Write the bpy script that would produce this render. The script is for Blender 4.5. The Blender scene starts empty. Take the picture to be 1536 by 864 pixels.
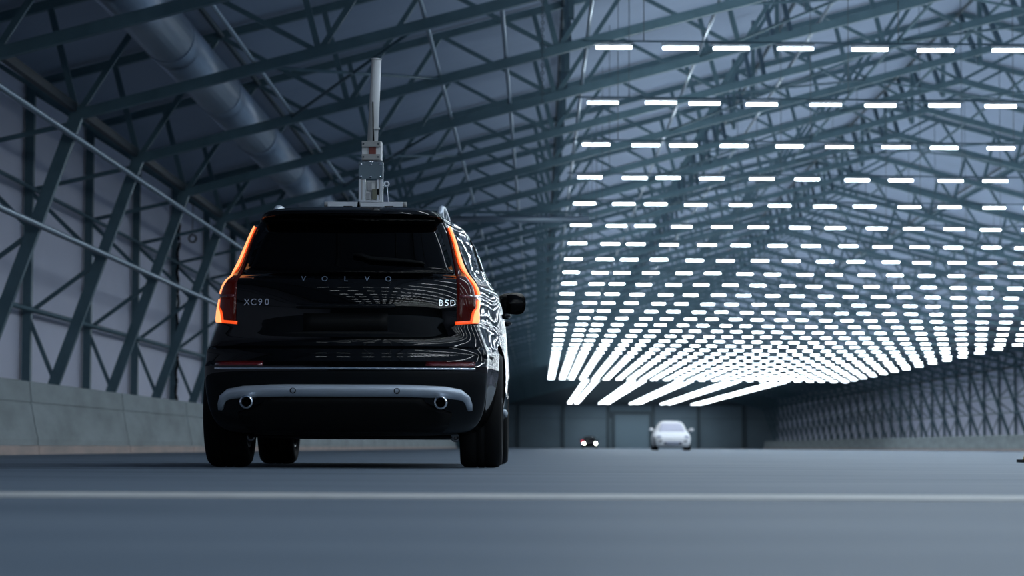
import bpy, bmesh, math, random
import numpy as np
from mathutils import Vector, Matrix

random.seed(7)
scene = bpy.context.scene
COL = scene.collection

# ------------------------------------------------------------------ camera
F_PX = 3640.0            # focal length in pixels of the 1536 px wide frame
CAM_H = 0.135
cam_data = bpy.data.cameras.new('camera')
cam = bpy.data.objects.new('camera', cam_data)
COL.objects.link(cam)
cam_data.sensor_width = 36.0
cam_data.lens = F_PX / 1536.0 * 36.0
cam_data.clip_start = 0.05
cam_data.clip_end = 2000.0
cam.location = (0, 0, CAM_H)
PITCH = math.atan(238.5 / F_PX)
YAW = math.atan(40.0 / F_PX)
ROLL = math.radians(-0.22)
cam.rotation_euler = (Matrix.Rotation(YAW, 3, 'Z') @ Matrix.Rotation(math.pi / 2 + PITCH, 3, 'X')
                      @ Matrix.Rotation(-ROLL, 3, 'Z')).to_euler()
cam_data.dof.use_dof = True
cam_data.dof.focus_distance = 15.3
cam_data.dof.aperture_fstop = 3.5
cam_data.dof.aperture_blades = 0
scene.camera = cam

# ------------------------------------------------------------------ world, exposure
world = bpy.data.worlds.new('night_world')
scene.world = world
world.use_nodes = True
world.node_tree.nodes['Background'].inputs[0].default_value = (0.02, 0.03, 0.04, 1)
world.node_tree.nodes['Background'].inputs[1].default_value = 0.1
scene.view_settings.view_transform = 'Standard'
scene.view_settings.look = 'None'
scene.view_settings.gamma = 1.0
scene.view_settings.use_curve_mapping = False
scene.view_settings.exposure = 0.12
scene.cycles.use_denoising = True
scene.cycles.use_light_tree = True
scene.cycles.max_bounces = 6
scene.cycles.diffuse_bounces = 1
scene.cycles.glossy_bounces = 4
scene.cycles.sample_clamp_indirect = 6.0
LAMP_STRENGTH = 18.0
BEAM_W = 440.0           # downward beam of one whole lamp row, watts

# ------------------------------------------------------------------ helpers
def link(o, parent=None):
    COL.objects.link(o)
    if parent is not None:
        o.parent = parent
    return o

def tag(o, label=None, cat=None, group=None, kind=None):
    if label: o['label'] = label
    if cat: o['category'] = cat
    if group: o['group'] = group
    if kind: o['kind'] = kind
    return o

def empty(name, loc=(0, 0, 0), rz=0.0, parent=None):
    o = bpy.data.objects.new(name, None)
    o.empty_display_size = 0.2
    o.location = loc
    o.rotation_euler = (0, 0, rz)
    return link(o, parent)

ONES = ['first', 'second', 'third', 'fourth', 'fifth', 'sixth', 'seventh', 'eighth', 'ninth', 'tenth', 'eleventh',
        'twelfth', 'thirteenth', 'fourteenth', 'fifteenth', 'sixteenth', 'seventeenth', 'eighteenth', 'nineteenth']
TENS = {2: 'twent', 3: 'thirt', 4: 'fort', 5: 'fift', 6: 'sixt'}
def ordinal(n):
    if n < 20: return ONES[n - 1]
    t, r = divmod(n, 10)
    return TENS[t] + 'ieth' if r == 0 else TENS[t] + 'y-' + ONES[r - 1]

class MB:
    """collects shapes into one mesh"""
    def __init__(self):
        self.v, self.f, self.smooth = [], [], []
    def add(self, vs, fs, smooth=False):
        b = len(self.v)
        self.v += [tuple(p) for p in vs]
        self.f += [tuple(i + b for i in f) for f in fs]
        self.smooth += [smooth] * len(fs)
        return self
    def box(self, x0, x1, y0, y1, z0, z1):
        vs = [(x, y, z) for x in (x0, x1) for y in (y0, y1) for z in (z0, z1)]
        return self.add(vs, [(0, 1, 3, 2), (4, 6, 7, 5), (0, 4, 5, 1), (2, 3, 7, 6), (0, 2, 6, 4), (1, 5, 7, 3)])
    def frame(self, p0, p1, up):
        d = (Vector(p1) - Vector(p0)).normalized()
        up = Vector(up)
        s = d.cross(up)
        if s.length < 1e-4: s = d.cross(Vector((1, 0, 0)))
        s.normalize()
        return s, s.cross(d).normalized()
    def bar(self, p0, p1, w, h, up=(0, 0, 1)):
        s, u = self.frame(p0, p1, up)
        vs = []
        for p in (Vector(p0), Vector(p1)):
            for a, b in ((-1, -1), (1, -1), (1, 1), (-1, 1)):
                vs.append(p + s * (a * w / 2) + u * (b * h / 2))
        return self.add(vs, [(0, 3, 2, 1), (4, 5, 6, 7), (0, 1, 5, 4), (1, 2, 6, 5), (2, 3, 7, 6), (3, 0, 4, 7)])
    def tube(self, p0, p1, r, n=8, r1=None, caps=True):
        s, u = self.frame(p0, p1, (0, 0, 1))
        r1 = r if r1 is None else r1
        vs, fs = [], []
        for p, rr in ((Vector(p0), r), (Vector(p1), r1)):
            for i in range(n):
                a = 2 * math.pi * i / n
                vs.append(p + s * (rr * math.cos(a)) + u * (rr * math.sin(a)))
        for i in range(n):
            fs.append((i, (i + 1) % n, n + (i + 1) % n, n + i))
        self.add(vs, fs, True)
        if caps:
            b = len(self.v) - 2 * n
            self.f += [tuple(b + i for i in range(n))[::-1], tuple(b + n + i for i in range(n))]
            self.smooth += [False, False]
        return self
    def path(self, pts, r, n=6):
        pts = [Vector(p) for p in pts]
        vs, fs = [], []
        for k, p in enumerate(pts):
            d = (pts[min(k + 1, len(pts) - 1)] - pts[max(k - 1, 0)]).normalized()
            s = d.cross(Vector((0, 0, 1)))
            if s.length < 1e-3: s = d.cross(Vector((1, 0, 0)))
            s.normalize(); u = s.cross(d)
            for i in range(n):
                a = 2 * math.pi * i / n
                vs.append(p + s * (r * math.cos(a)) + u * (r * math.sin(a)))
        for k in range(len(pts) - 1):
            for i in range(n):
                fs.append((k * n + i, k * n + (i + 1) % n, (k + 1) * n + (i + 1) % n, (k + 1) * n + i))
        fs += [tuple(range(n))[::-1], tuple((len(pts) - 1) * n + i for i in range(n))]
        return self.add(vs, fs, True)
    def lathe(self, prof, origin, axis='x', n=32):
        """prof: list of (radius, offset along axis); closed at the ends"""
        o = Vector(origin)
        vs, fs = [], []
        m = len(prof)
        for i in range(n):
            a = 2 * math.pi * i / n
            for r, t in prof:
                c, s = r * math.cos(a), r * math.sin(a)
                q = {'x': (t, c, s), 'y': (c, t, s), 'z': (c, s, t)}[axis]
                vs.append(o + Vector(q))
        for i in range(n):
            j = (i + 1) % n
            for k in range(m - 1):
                fs.append((i * m + k, i * m + k + 1, j * m + k + 1, j * m + k))
        return self.add(vs, fs, True)
    def torus(self, c, R, r, axis='y', n=24, m=8):
        prof = [(R + r * math.cos(2 * math.pi * k / m), r * math.sin(2 * math.pi * k / m)) for k in range(m + 1)]
        return self.lathe(prof, c, axis, n)
    def mesh(self, name, mat=None, recalc=True, weld=False, sharp=None):
        me = bpy.data.meshes.new(name)
        me.from_pydata(self.v, [], self.f)
        me.polygons.foreach_set('use_smooth', self.smooth)
        if recalc or weld or sharp:
            bm = bmesh.new(); bm.from_mesh(me)
            if weld: bmesh.ops.remove_doubles(bm, verts=bm.verts, dist=1e-5)
            if recalc: bmesh.ops.recalc_face_normals(bm, faces=bm.faces)
            if sharp:
                for e in bm.edges:
                    if len(e.link_faces) == 2 and e.calc_face_angle(0) > sharp: e.smooth = False
            bm.to_mesh(me); bm.free()
        if mat: me.materials.append(mat)
        me.update()
        return me
    def build(self, name, mat, parent=None, **kw):
        return link(bpy.data.objects.new(name, self.mesh(name, mat, **kw)), parent)

def inst(name, me, parent=None, loc=None, rz=None):
    o = bpy.data.objects.new(name, me)
    if loc is not None: o.location = loc
    if rz is not None: o.rotation_euler = (0, 0, rz)
    return link(o, parent)

# ------------------------------------------------------------------ materials
def mat(name, color, rough=0.5, metal=0.0, coat=0.0, noise=None, bump=None, spec=None, emit=None):
    m = bpy.data.materials.new(name); m.use_nodes = True
    nt = m.node_tree; b = nt.nodes['Principled BSDF']
    b.inputs['Base Color'].default_value = (*color, 1)
    b.inputs['Roughness'].default_value = rough
    b.inputs['Metallic'].default_value = metal
    b.inputs['Coat Weight'].default_value = coat
    b.inputs['Coat Roughness'].default_value = 0.02
    if spec is not None: b.inputs['Specular IOR Level'].default_value = spec
    if emit:
        b.inputs['Emission Color'].default_value = (*emit[0], 1)
        b.inputs['Emission Strength'].default_value = emit[1]
    tc = None
    if noise or bump:
        tc = nt.nodes.new('ShaderNodeTexCoord')
    if noise:        # (scale vector, colour 2, lo, hi)
        mp = nt.nodes.new('ShaderNodeMapping'); mp.inputs['Scale'].default_value = noise[0]
        nt.links.new(tc.outputs['Object'], mp.inputs['Vector'])
        n = nt.nodes.new('ShaderNodeTexNoise'); n.inputs['Scale'].default_value = 1.0
        n.inputs['Detail'].default_value = 5.0; n.inputs['Roughness'].default_value = 0.6
        nt.links.new(mp.outputs[0], n.inputs['Vector'])
        r = nt.nodes.new('ShaderNodeValToRGB')
        r.color_ramp.elements[0].position = noise[2]; r.color_ramp.elements[1].position = noise[3]
        r.color_ramp.elements[0].color = (*color, 1); r.color_ramp.elements[1].color = (*noise[1], 1)
        nt.links.new(n.outputs['Fac'], r.inputs['Fac'])
        nt.links.new(r.outputs['Color'], b.inputs['Base Color'])
    if bump:         # (scale vector, strength, distance)
        mp2 = nt.nodes.new('ShaderNodeMapping'); mp2.inputs['Scale'].default_value = bump[0]
        nt.links.new(tc.outputs['Object'], mp2.inputs['Vector'])
        n2 = nt.nodes.new('ShaderNodeTexNoise'); n2.inputs['Scale'].default_value = 1.0; n2.inputs['Detail'].default_value = 4.0
        nt.links.new(mp2.outputs[0], n2.inputs['Vector'])
        bp = nt.nodes.new('ShaderNodeBump'); bp.inputs['Strength'].default_value = bump[1]; bp.inputs['Distance'].default_value = bump[2]
        nt.links.new(n2.outputs['Fac'], bp.inputs['Height'])
        nt.links.new(bp.outputs[0], b.inputs['Normal'])
    return m

M = {}
M['asphalt'] = mat('asphalt', (0.145, 0.19, 0.245), 0.6, noise=((0.35, 1.3, 1), (0.085, 0.122, 0.168), 0.35, 0.7), bump=((60, 60, 60), 0.25, 0.004), spec=0.45)
M['roadpaint'] = mat('road_paint', (0.62, 0.63, 0.63), 0.6, noise=((3, 9, 1), (0.45, 0.46, 0.47), 0.45, 0.7))
M['membrane'] = mat('membrane', (0.32, 0.40, 0.54), 0.75, noise=((0.25, 0.4, 0.5), (0.285, 0.36, 0.49), 0.35, 0.7), bump=((0.5, 1.2, 0.8), 0.5, 0.06))
M['wallfabric'] = mat('wall_fabric', (0.74, 0.76, 0.92), 0.7, noise=((0.2, 0.35, 0.6), (0.67, 0.70, 0.86), 0.35, 0.7), bump=((0.5, 0.5, 0.9), 0.4, 0.06))
M['steel'] = mat('galvanised_steel', (0.105, 0.185, 0.225), 0.5, 0.25, noise=((2.5, 2.5, 2.5), (0.08, 0.145, 0.18), 0.35, 0.7))
M['darksteel'] = mat('dark_steel', (0.07, 0.10, 0.12), 0.5, 0.3)
M['eavepaint'] = mat('eave_paint', (0.018, 0.03, 0.038), 0.6)
M['brightsteel'] = mat('bright_tube', (0.42, 0.48, 0.53), 0.32, 0.85)
M['duct'] = mat('duct_sheet', (0.42, 0.48, 0.56), 0.36, 0.9, noise=((3, 0.4, 3), (0.34, 0.40, 0.48), 0.4, 0.65))
M['concrete'] = mat('concrete', (0.33, 0.38, 0.40), 0.85, noise=((0.9, 0.6, 2.2), (0.22, 0.255, 0.26), 0.35, 0.75), bump=((14, 14, 14), 0.3, 0.01))
M['kerb'] = mat('kerb_timber', (0.52, 0.40, 0.36), 0.8, noise=((3, 0.7, 3), (0.32, 0.29, 0.27), 0.35, 0.75))
M['panel'] = mat('end_panel', (0.17, 0.24, 0.29), 0.6, noise=((0.3, 1, 0.5), (0.15, 0.21, 0.255), 0.4, 0.7))
M['door'] = mat('door_sheet', (0.18, 0.26, 0.315), 0.5)
M['housing'] = mat('lamp_housing', (0.30, 0.33, 0.36), 0.5, 0.3)
M['wire'] = mat('wire', (0.10, 0.13, 0.15), 0.5, 0.5)
M['blackpaint'] = mat('black_car_paint', (0.0008, 0.0008, 0.001), 0.5, 0.0, coat=0.7, spec=0.0)
M['blackglass'] = mat('tinted_glass', (0.0006, 0.0006, 0.0008), 0.02, 0.0, spec=0.12)
M['blackplastic'] = mat('black_plastic', (0.0025, 0.0028, 0.003), 0.6, spec=0.15)
M['rubber'] = mat('tyre_rubber', (0.003, 0.0033, 0.0036), 0.75, spec=0.2, bump=((40, 40, 40), 0.3, 0.004))
M['chrome'] = mat('chrome', (0.75, 0.77, 0.80), 0.12, 1.0)
M['silver'] = mat('silver_trim', (0.50, 0.56, 0.64), 0.38, 0.6)
M['alloy'] = mat('alloy', (0.35, 0.36, 0.38), 0.3, 0.9)
M['redlens'] = mat('red_lens', (0.02, 0.002, 0.001), 0.08, 0.0, coat=0.4, spec=0.05, emit=((1, 0.05, 0.01), 0.012))
M['guide'] = mat('light_guide', (0.4, 0.05, 0.01), 0.3, emit=((1.0, 0.085, 0.012), 0.85))
M['core'] = mat('light_guide_core', (0.5, 0.2, 0.08), 0.3, emit=((1.0, 0.40, 0.15), 1.35))
M['reflector'] = mat('reflector_red', (0.10, 0.004, 0.006), 0.15, coat=1.0)
M['whitefoam'] = mat('white_foam', (0.93, 0.93, 0.97), 0.6)
M['foamglass'] = mat('printed_windscreen', (0.60, 0.60, 0.74), 0.5)
M['foamgrey'] = mat('printed_grille', (0.42, 0.44, 0.56), 0.6)
M['foamdark'] = mat('printed_dark', (0.06, 0.06, 0.09), 0.6)
M['headlight'] = mat('headlight_on', (0.9, 0.9, 0.9), 0.2, emit=((0.95, 1.0, 0.80), 60.0))
M['redglow'] = mat('red_glow', (0.5, 0.02, 0.04), 0.3, emit=((1.0, 0.03, 0.08), 1.6))
M['yellow'] = mat('yellow_plastic', (0.75, 0.45, 0.04), 0.5)
M['mastwhite'] = mat('mast_white', (0.66, 0.69, 0.72), 0.5)
M['mastgrey'] = mat('mast_grey', (0.34, 0.35, 0.36), 0.6)
M['plateblue'] = mat('bracket_plate', (0.12, 0.17, 0.21), 0.5, 0.2)
M['alu'] = mat('aluminium_profile', (0.62, 0.66, 0.72), 0.35, 0.6)
M['darkred'] = mat('dark_red', (0.16, 0.03, 0.025), 0.5)
M['olive'] = mat('olive_box', (0.16, 0.17, 0.13), 0.6)
lampmat = bpy.data.materials.new('lamp_tube_glow'); lampmat.use_nodes = True
_nt = lampmat.node_tree; _nt.nodes.clear()
_o = _nt.nodes.new('ShaderNodeOutputMaterial'); _e = _nt.nodes.new('ShaderNodeEmission')
_e.inputs[0].default_value = (0.82, 0.93, 1.0, 1); _e.inputs[1].default_value = LAMP_STRENGTH
_nt.links.new(_e.outputs[0], _o.inputs[0])

# ------------------------------------------------------------------ hall geometry
XR = 12.0                      # ridge
XI, ZI = -7.43, 5.44           # inner haunch node of the left column
XO = -9.45                     # outer posts
SL = 0.265                     # pitch of the chords
DEP = 1.85                     # depth of the truss, square to the chord
Y0, Y1 = -62.0, 342.0
cs = math.cos(math.atan(SL)); sn = math.sin(math.atan(SL))
def zb(x): return ZI + SL * (x - XI) if x <= XR else ZI + SL * (2 * XR - x - XI)
def zt(x): return zb(x) + DEP / cs
ZR = zt(XR) + 0.12
XWL, XWR = XO - 0.12, 2 * XR - XO + 0.12
ZE = zt(XO) + 0.12

floor = MB().add([(XWL - 2, Y0, 0), (XWR + 2, Y0, 0), (XWR + 2, Y1 + 2, 0), (XWL - 2, Y1 + 2, 0),
                  (XWL - 2, Y0, -0.2), (XWR + 2, Y0, -0.2), (XWR + 2, Y1 + 2, -0.2), (XWL - 2, Y1 + 2, -0.2)],
                 [(0, 1, 2, 3), (7, 6, 5, 4), (0, 4, 5, 1), (1, 5, 6, 2), (2, 6, 7, 3), (3, 7, 4, 0)]).build('floor', M['asphalt'])
tag(floor, kind='structure')

def slab(name, a, b, t, m):    # a membrane between two lines along the hall; a, b: (x, z); t: outward shift of the outer skin
    n = Vector((-(b[1] - a[1]), b[0] - a[0])).normalized() * t
    vs = []
    for y in (Y0, Y1):
        vs += [(a[0], y, a[1]), (b[0], y, b[1]), (b[0] + n.x, y, b[1] + n.y), (a[0] + n.x, y, a[1] + n.y)]
    o = MB().add(vs, [(0, 1, 2, 3), (4, 7, 6, 5), (0, 4, 5, 1), (1, 5, 6, 2), (2, 6, 7, 3), (3, 7, 4, 0)]).build(name, m)
    return o
cl = slab('ceiling', (XWL, ZE), (XR, ZR), 0.05, M['membrane']); tag(cl, kind='structure')
cr = slab('ceiling_slope', (XR, ZR), (XWR, ZE), 0.05, M['membrane'], ); cr.parent = cl
wl = slab('wall_left', (XWL, 0), (XWL, ZE), 0.05, M['wallfabric']); tag(wl, kind='structure')
wr = slab('wall_right', (XWR, 0), (XWR, ZE), -0.05, M['wallfabric']); tag(wr, kind='structure')
def gable(name, y, t):
    pts = [(XWL, 0), (XWR, 0), (XWR, ZE), (XR, ZR), (XWL, ZE)]
    vs = [(x, y, z) for x, z in pts] + [(x, y + t, z) for x, z in pts]
    fs = [(0, 1, 2, 3, 4), (9, 8, 7, 6, 5)] + [(i, (i + 1) % 5, 5 + (i + 1) % 5, 5 + i) for i in range(5)]
    o = MB().add(vs, fs).build(name, M['darksteel']); tag(o, kind='structure'); return o
gable('wall_back', Y0 - 0.2, 0.2)
we = gable('wall_end', Y1, 0.2)

# end wall: sheet panels between dark posts, and a roller door
pitch_p = 6.35
px0 = (845 - 808) * Y1 / F_PX
posts = [px0 + pitch_p * k for k in range(-2, 6)]
for k in range(len(posts)):
    MB().box(posts[k] - 0.2, posts[k] + 0.2, Y1 - 0.35, Y1, 0, 7.2).build('post', M['darksteel'], we)
door_x0, door_x1 = (923 - 808) * Y1 / F_PX, (974 - 808) * Y1 / F_PX
for k in range(len(posts) - 1):
    a, b = posts[k] + 0.24, posts[k + 1] - 0.24
    for z0, z1 in ((0.05, 4.2), (4.26, 6.0)):
        if a < door_x0 < b and z0 < 1:
            MB().box(a, door_x0 - 0.5, Y1 - 0.14, Y1, z0, z1).build('panel', M['panel'], we)
            continue
        if a < door_x0 < b: z0 = 5.2
        MB().box(a, b, Y1 - 0.14, Y1, z0, z1).build('panel', M['panel'], we)
dr = MB().box(door_x0, door_x1, Y1 - 0.16, Y1 + 0.01, 0, 4.75).build('door_1', M['door']); tag(dr, kind='structure')
for x0, x1, z0, z1 in ((door_x0 - 0.35, door_x0, 0, 5.1), (door_x1, door_x1 + 0.35, 0, 5.1), (door_x0, door_x1, 4.75, 5.1)):
    MB().box(x0, x1, Y1 - 0.4, Y1, z0, z1).build('door_frame', M['darksteel'], dr)
for k in range(7):
    MB().box(door_x0 + 0.02, door_x1 - 0.02, Y1 - 0.19, Y1 - 0.15, 0.05 + k * 0.67, 0.05 + k * 0.67 + 0.6).build('slat', M['door'], dr)

# painted line on the asphalt
ln = MB().box(-9.0, 30.0, 6.33, 6.86, 0.0, 0.004).build('trim_1', M['roadpaint']); tag(ln, kind='structure')

# ------------------------------------------------------------------ trusses
def member_list():
    """(name, p0, p1, width in y, depth, kind) for the left half, in the plane y = 0"""
    L = []
    u = Vector((cs, 0, sn)); n = Vector((-sn, 0, cs))
    B0 = Vector((XI, 0, ZI))
    length = (XR - XI) / cs
    L.append(('bottom_chord', B0, B0 + u * length, 0.14, 0.17, 's'))
    L.append(('top_chord', Vector((XO, 0, zt(XO))), Vector((XR, 0, zt(XR))), 0.14, 0.15, 's'))
    L.append(('outer_post', Vector((XO, 0, 0)), Vector((XO, 0, zt(XO))), 0.16, 0.16, 's'))
    L.append(('inner_leg', Vector((XO + 0.06, 0, 0)), B0, 0.15, 0.20, 's'))
    np_ = 5
    pl = length / np_
    for i in range(np_ + 1):
        b = B0 + u * (i * pl)
        if i < np_:
            L.append(('web_post', b, b + n * DEP, 0.09, 0.10, 's'))
            mid = B0 + u * ((i + .5) * pl) + n * DEP
            L.append(('diagonal', b, mid, 0.08, 0.09, 's'))
            L.append(('diagonal', mid, B0 + u * ((i + 1) * pl), 0.07, 0.08, 's'))
    def leg(z):
        t = z / ZI
        return Vector((XO + 0.06 + t * (XI - XO - 0.06), 0, z))
    def out(z): return Vector((XO, 0, z))
    for a, b in ((leg(1.3), out(2.55)), (out(2.55), leg(3.55)), (leg(3.55), out(4.85)), (out(4.85), leg(5.3)), (leg(5.44), out(zt(XO) - 0.1))):
        L.append(('lacing', a, b, 0.06, 0.075, 's'))
    return L
members = member_list()
half_meshes = []
for nm, p0, p1, w, h, k in members:
    half_meshes.append((nm, MB().bar(p0, p1, h, w, (0, 1, 0)).mesh(nm, M['steel'])))
mir_meshes = []
for nm, p0, p1, w, h, k in members:
    q0 = Vector((2 * XR - p0.x, 0, p0.z)); q1 = Vector((2 * XR - p1.x, 0, p1.z))
    mir_meshes.append((nm, MB().bar(q0, q1, h, w, (0, 1, 0)).mesh(nm, M['steel'])))
far = MB()
for nm, p0, p1, w, h, k in members:
    far.bar(p0, p1, h, w, (0, 1, 0))
    far.bar((2 * XR - p0.x, 0, p0.z), (2 * XR - p1.x, 0, p1.z), h, w, (0, 1, 0))
far_mesh = far.mesh('roof_truss', M['steel'])
T0 = 26.7
N_NEAR, N_FAR = 16, 53
for i in range(N_FAR):
    y = T0 + 6.0 * i
    if y > Y1 - 1: break
    lab = 'grey steel lattice roof truss spanning the hall, %s from the camera' % ordinal(i + 1)
    if i < N_NEAR:
        t = empty('roof_truss', (0, y, 0))
        for nm, me in half_meshes + mir_meshes: inst(nm, me, t)
    else:
        t = inst('roof_truss', far_mesh, None, (0, y, 0))
    tag(t, lab, 'truss', 'steel roof trusses of the hall')

# ------------------------------------------------------------------ members running the length of the hall
def long_tube(name, x, z, r, m, label, cat='purlin', group='tubes running the length of the hall', y0=Y0 + 0.5, y1=Y1 - 0.5, n=8):
    o = MB().tube((x, y0, z), (x, y1, z), r, n).build(name, m)
    tag(o, label, cat, group); return o
def leg_x(z): return XO + 0.06 + z / ZI * (XI - XO - 0.06)
long_tube('wall_rail', leg_x(5.05) + 0.16, 5.05, 0.05, M['brightsteel'], 'bright steel tube just below the roof haunch along the left wall', 'rail')
long_tube('wall_rail', leg_x(3.62) + 0.16, 3.62, 0.055, M['brightsteel'], 'bright steel tube halfway up the slanted legs of the left wall', 'rail')
long_tube('wall_rail', XO + 0.13, 2.62, 0.05, M['steel'], 'lower grey steel tube along the outer posts of the left wall', 'rail')
long_tube('wall_rail', XO + 0.13, 4.85, 0.04, M['steel'], 'upper grey steel tube along the outer posts of the left wall', 'rail')
for z, w_ in ((5.05, 'upper'), (3.62, 'middle'), (2.62, 'lower')):
    long_tube('wall_rail', 2 * XR - leg_x(z) - 0.16, z, 0.05, M['steel'], '%s steel tube along the far right wall' % w_, 'rail')
eb = MB().bar((XI - 0.05, Y0 + .5, ZI + 0.12), (XI - 0.05, Y1 - .5, ZI + 0.12), 0.10, 0.14).build('eave_beam', M['eavepaint'])
tag(eb, 'dark eave beam joining the truss haunches along the left side', 'beam')
eb = MB().bar((2 * XR - XI, Y0 + .5, ZI + 0.12), (2 * XR - XI, Y1 - .5, ZI + 0.12), 0.10, 0.14).build('eave_beam', M['eavepaint'])
tag(eb, 'dark eave beam joining the truss haunches along the right side', 'beam')
tx = [-4.6, -1.85, -0.62, 0.9, 3.35, 5.9, 8.5, 10.6, 13.4, 16.0, 18.7, 21.4, 24.2, 26.8]
for i, x in enumerate(tx):
    long_tube('purlin_tube', x, zb(x) + 0.13, 0.038, M['brightsteel'] if x < 6 else M['steel'],
              'thin steel tube along the bottom chords, %s from the left eave' % ordinal(i + 1))
for i, x in enumerate((-5.9, 0.5, 6.2, 11.9, 17.8, 23.5, 29.4)):
    long_tube('roof_purlin', x, zt(x) - 0.02, 0.05, M['darksteel'], 'dark purlin under the roof skin, %s from the left' % ordinal(i + 1), group='purlins under the roof skin')

# bracing lattices that run along the hall between the trusses
def bracing(name, x, label, y0, bays, r):
    t = empty(name, (x, y0, 0)); tag(t, label, 'bracing')
    za, zc = zb(x) + 0.02, zt(x) - 0.05
    m1 = MB().bar((0, 0, za), (0, 3.0, zc), r, r, (1, 0, 0)).mesh('brace', M['steel'])
    m2 = MB().bar((0, 0, zc), (0, -3.0, za), r, r, (1, 0, 0)).mesh('brace', M['steel'])
    m3 = MB().bar((0, 0, za), (0, 0, zc), r, r, (1, 0, 0)).mesh('brace_post', M['steel'])
    for k in range(bays):
        inst('brace', m1, t, (0, 6.0 * k, 0)); inst('brace', m2, t, (0, 6.0 * k + 6, 0)); inst('brace_post', m3, t, (0, 6.0 * k + 3, 0))
bracing('roof_bracing', 0.55, 'lattice bracing running lengthwise in the roof above the black car', T0, 34, 0.10)
bracing('roof_bracing', XR, 'lattice bracing running lengthwise below the roof ridge', T0, 34, 0.12)
bracing('roof_bracing', 5.3, 'lattice bracing running lengthwise midway between the ridge and the car', T0, 34, 0.09)

# cross rods in some roof bays, plane of the bottom chords
def cross_rods(i, x0, x1, word):
    y = T0 + 6 * i
    t = empty('cross_rods', (0, y, 0))
    tag(t, 'crossed thin rods in the %s bay of the roof, %s' % (ordinal(i + 1), word), 'bracing', 'crossed rods in the roof bays')
    MB().tube((x0, 0, zb(x0) + .04), (x1, 6, zb(x1) + .04), 0.03, 6).build('rod', M['steel'], t)
    MB().tube((x1, 0, zb(x1) + .04), (x0, 6, zb(x0) + .04), 0.03, 6).build('rod', M['steel'], t)
for i in (1, 3, 5, 7, 9): cross_rods(i, 3.35, 8.5, 'right of the car')
for i in (0, 2, 4, 6): cross_rods(i, -4.6, -1.85, 'above the car')
for i in (2, 4, 6, 8): cross_rods(i, 8.5, 15.5, 'below the ridge')

# ventilation duct
dx, dz, dr_ = -5.88, 6.60, 0.42
t = empty('ventilation_duct', (dx, 0, dz)); tag(t, 'large round sheet metal ventilation duct under the left roof slope', 'duct')
ya = 20.0; k = 0
while ya < 230:
    MB().tube((0, ya, 0), (0, ya + 5.94, 0), dr_, 28).build('duct_section', M['duct'], t)
    MB().tube((0, ya + 5.92, 0), (0, ya + 6.02, 0), dr_ + 0.018, 28).build('duct_collar', M['duct'], t)
    ya += 6.0

# horizontal tube hanging ahead to the right of the car roof
hb = empty('hanging_beam', (-3.3, 70, 6.72)); tag(hb, 'long pale tube hung level across the hall right of the car roof', 'beam')
MB().tube((0, 0, 0), (4.75, 0, 0), 0.09, 12).build('tube', M['brightsteel'], hb)
MB().bar((0, 0, 0.2), (4.7, 0, 0.2), 0.10, 0.07).build('upper_rail', M['steel'], hb)
for x in (0.3, 2.4, 4.5):
    MB().tube((x, 0, 0), (x, 0, zb(x - 3.3) - 6.72 + 0.1), 0.015, 6).build('hanger', M['wire'], hb)

# chain hanging from the truss beside the lamps
ch = MB()
for k in range(31):
    z = 7.40 - k * 0.058
    ch.torus((0, 0, z), 0.024, 0.007, 'x' if k % 2 else 'y', 10, 5)
co = ch.build('hanging_chain', M['wire']); co.location = (0.05, 38.6, 0.0); tag(co, 'steel chain hanging down from the truss above the car', 'chain')

# coil of hose on the left wall, cables on one post
cl_ = MB()
for k in range(4): cl_.torus((0, 0.02 * k, 0), 0.095, 0.018, 'y', 20, 6)
co = empty('cable_coil', (-8.98, 62.6, 5.5)); cl_.build('coil', M['blackplastic'], co); MB().tube((0, .03, .08), (0, .06, .95), .01, 6).build('hanging_cord', M['blackplastic'], co); tag(co, 'small black cable coil hung on a left wall column', 'cable')
pts = []
for k in range(60):
    pts.append((0.018 * math.sin(k * 1.1) + 0.015 * math.sin(k * .37), 0.02 * math.cos(k * 1.3), 0.6 + k * 0.09))
co = MB().path(pts, 0.035).build('post_cable', M['blackplastic']); co.location = (XO + 0.12, 62.55, 0); tag(co, 'dark cable bundle tied along a left wall post', 'cable')

# ------------------------------------------------------------------ concrete barriers
BX = -7.35; BL = 7.95
def barrier_mesh(L, s):
    prof = [(0.0, 0.13), (0.0, 0.22), (-0.05, 0.42), (-0.11, 0.74), (-0.125, 0.745), (-0.125, 0.765), (-0.11, 0.77), (-0.14, 1.06), (-0.155, 1.075),
            (-0.33, 1.075), (-0.36, 0.75), (-0.42, 0.42), (-0.47, 0.22), (-0.47, 0.13)]
    n = len(prof)
    vs = [(s * x, y, z) for y in (0.03, L - 0.03) for x, z in prof]
    fs = [(i, (i + 1) % n, n + (i + 1) % n, n + i) for i in range(n)] + [tuple(range(n)), tuple(range(n, 2 * n))]
    return MB().add(vs, fs).mesh('concrete_barrier', M['concrete'])
bm_l, bm_r = barrier_mesh(BL, 1), barrier_mesh(BL, -1)
kb_l = MB().box(-0.55, 0.09, 0.02, BL - 0.02, 0, 0.127).mesh('kerb_beam', M['kerb'])
kb_r = MB().box(-0.09, 0.55, 0.02, BL - 0.02, 0, 0.127).mesh('kerb_beam', M['kerb'])
j0 = F_PX * (-BX) / 750.0
start = j0 - BL
for i in range(24):
    y = start + BL * i
    b = inst('concrete_barrier', bm_l, None, (BX, y, 0))
    tag(b, 'grey concrete barrier segment along the left wall, %s from the camera' % ordinal(i + 1), 'barrier', 'concrete barriers along the left wall')
    b = inst('kerb_beam', kb_l, None, (BX, y - 0.35, 0))
    tag(b, 'beige beam under the left concrete barriers, %s from the camera' % ordinal(i + 1), 'kerb', 'beams under the left barriers')
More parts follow.
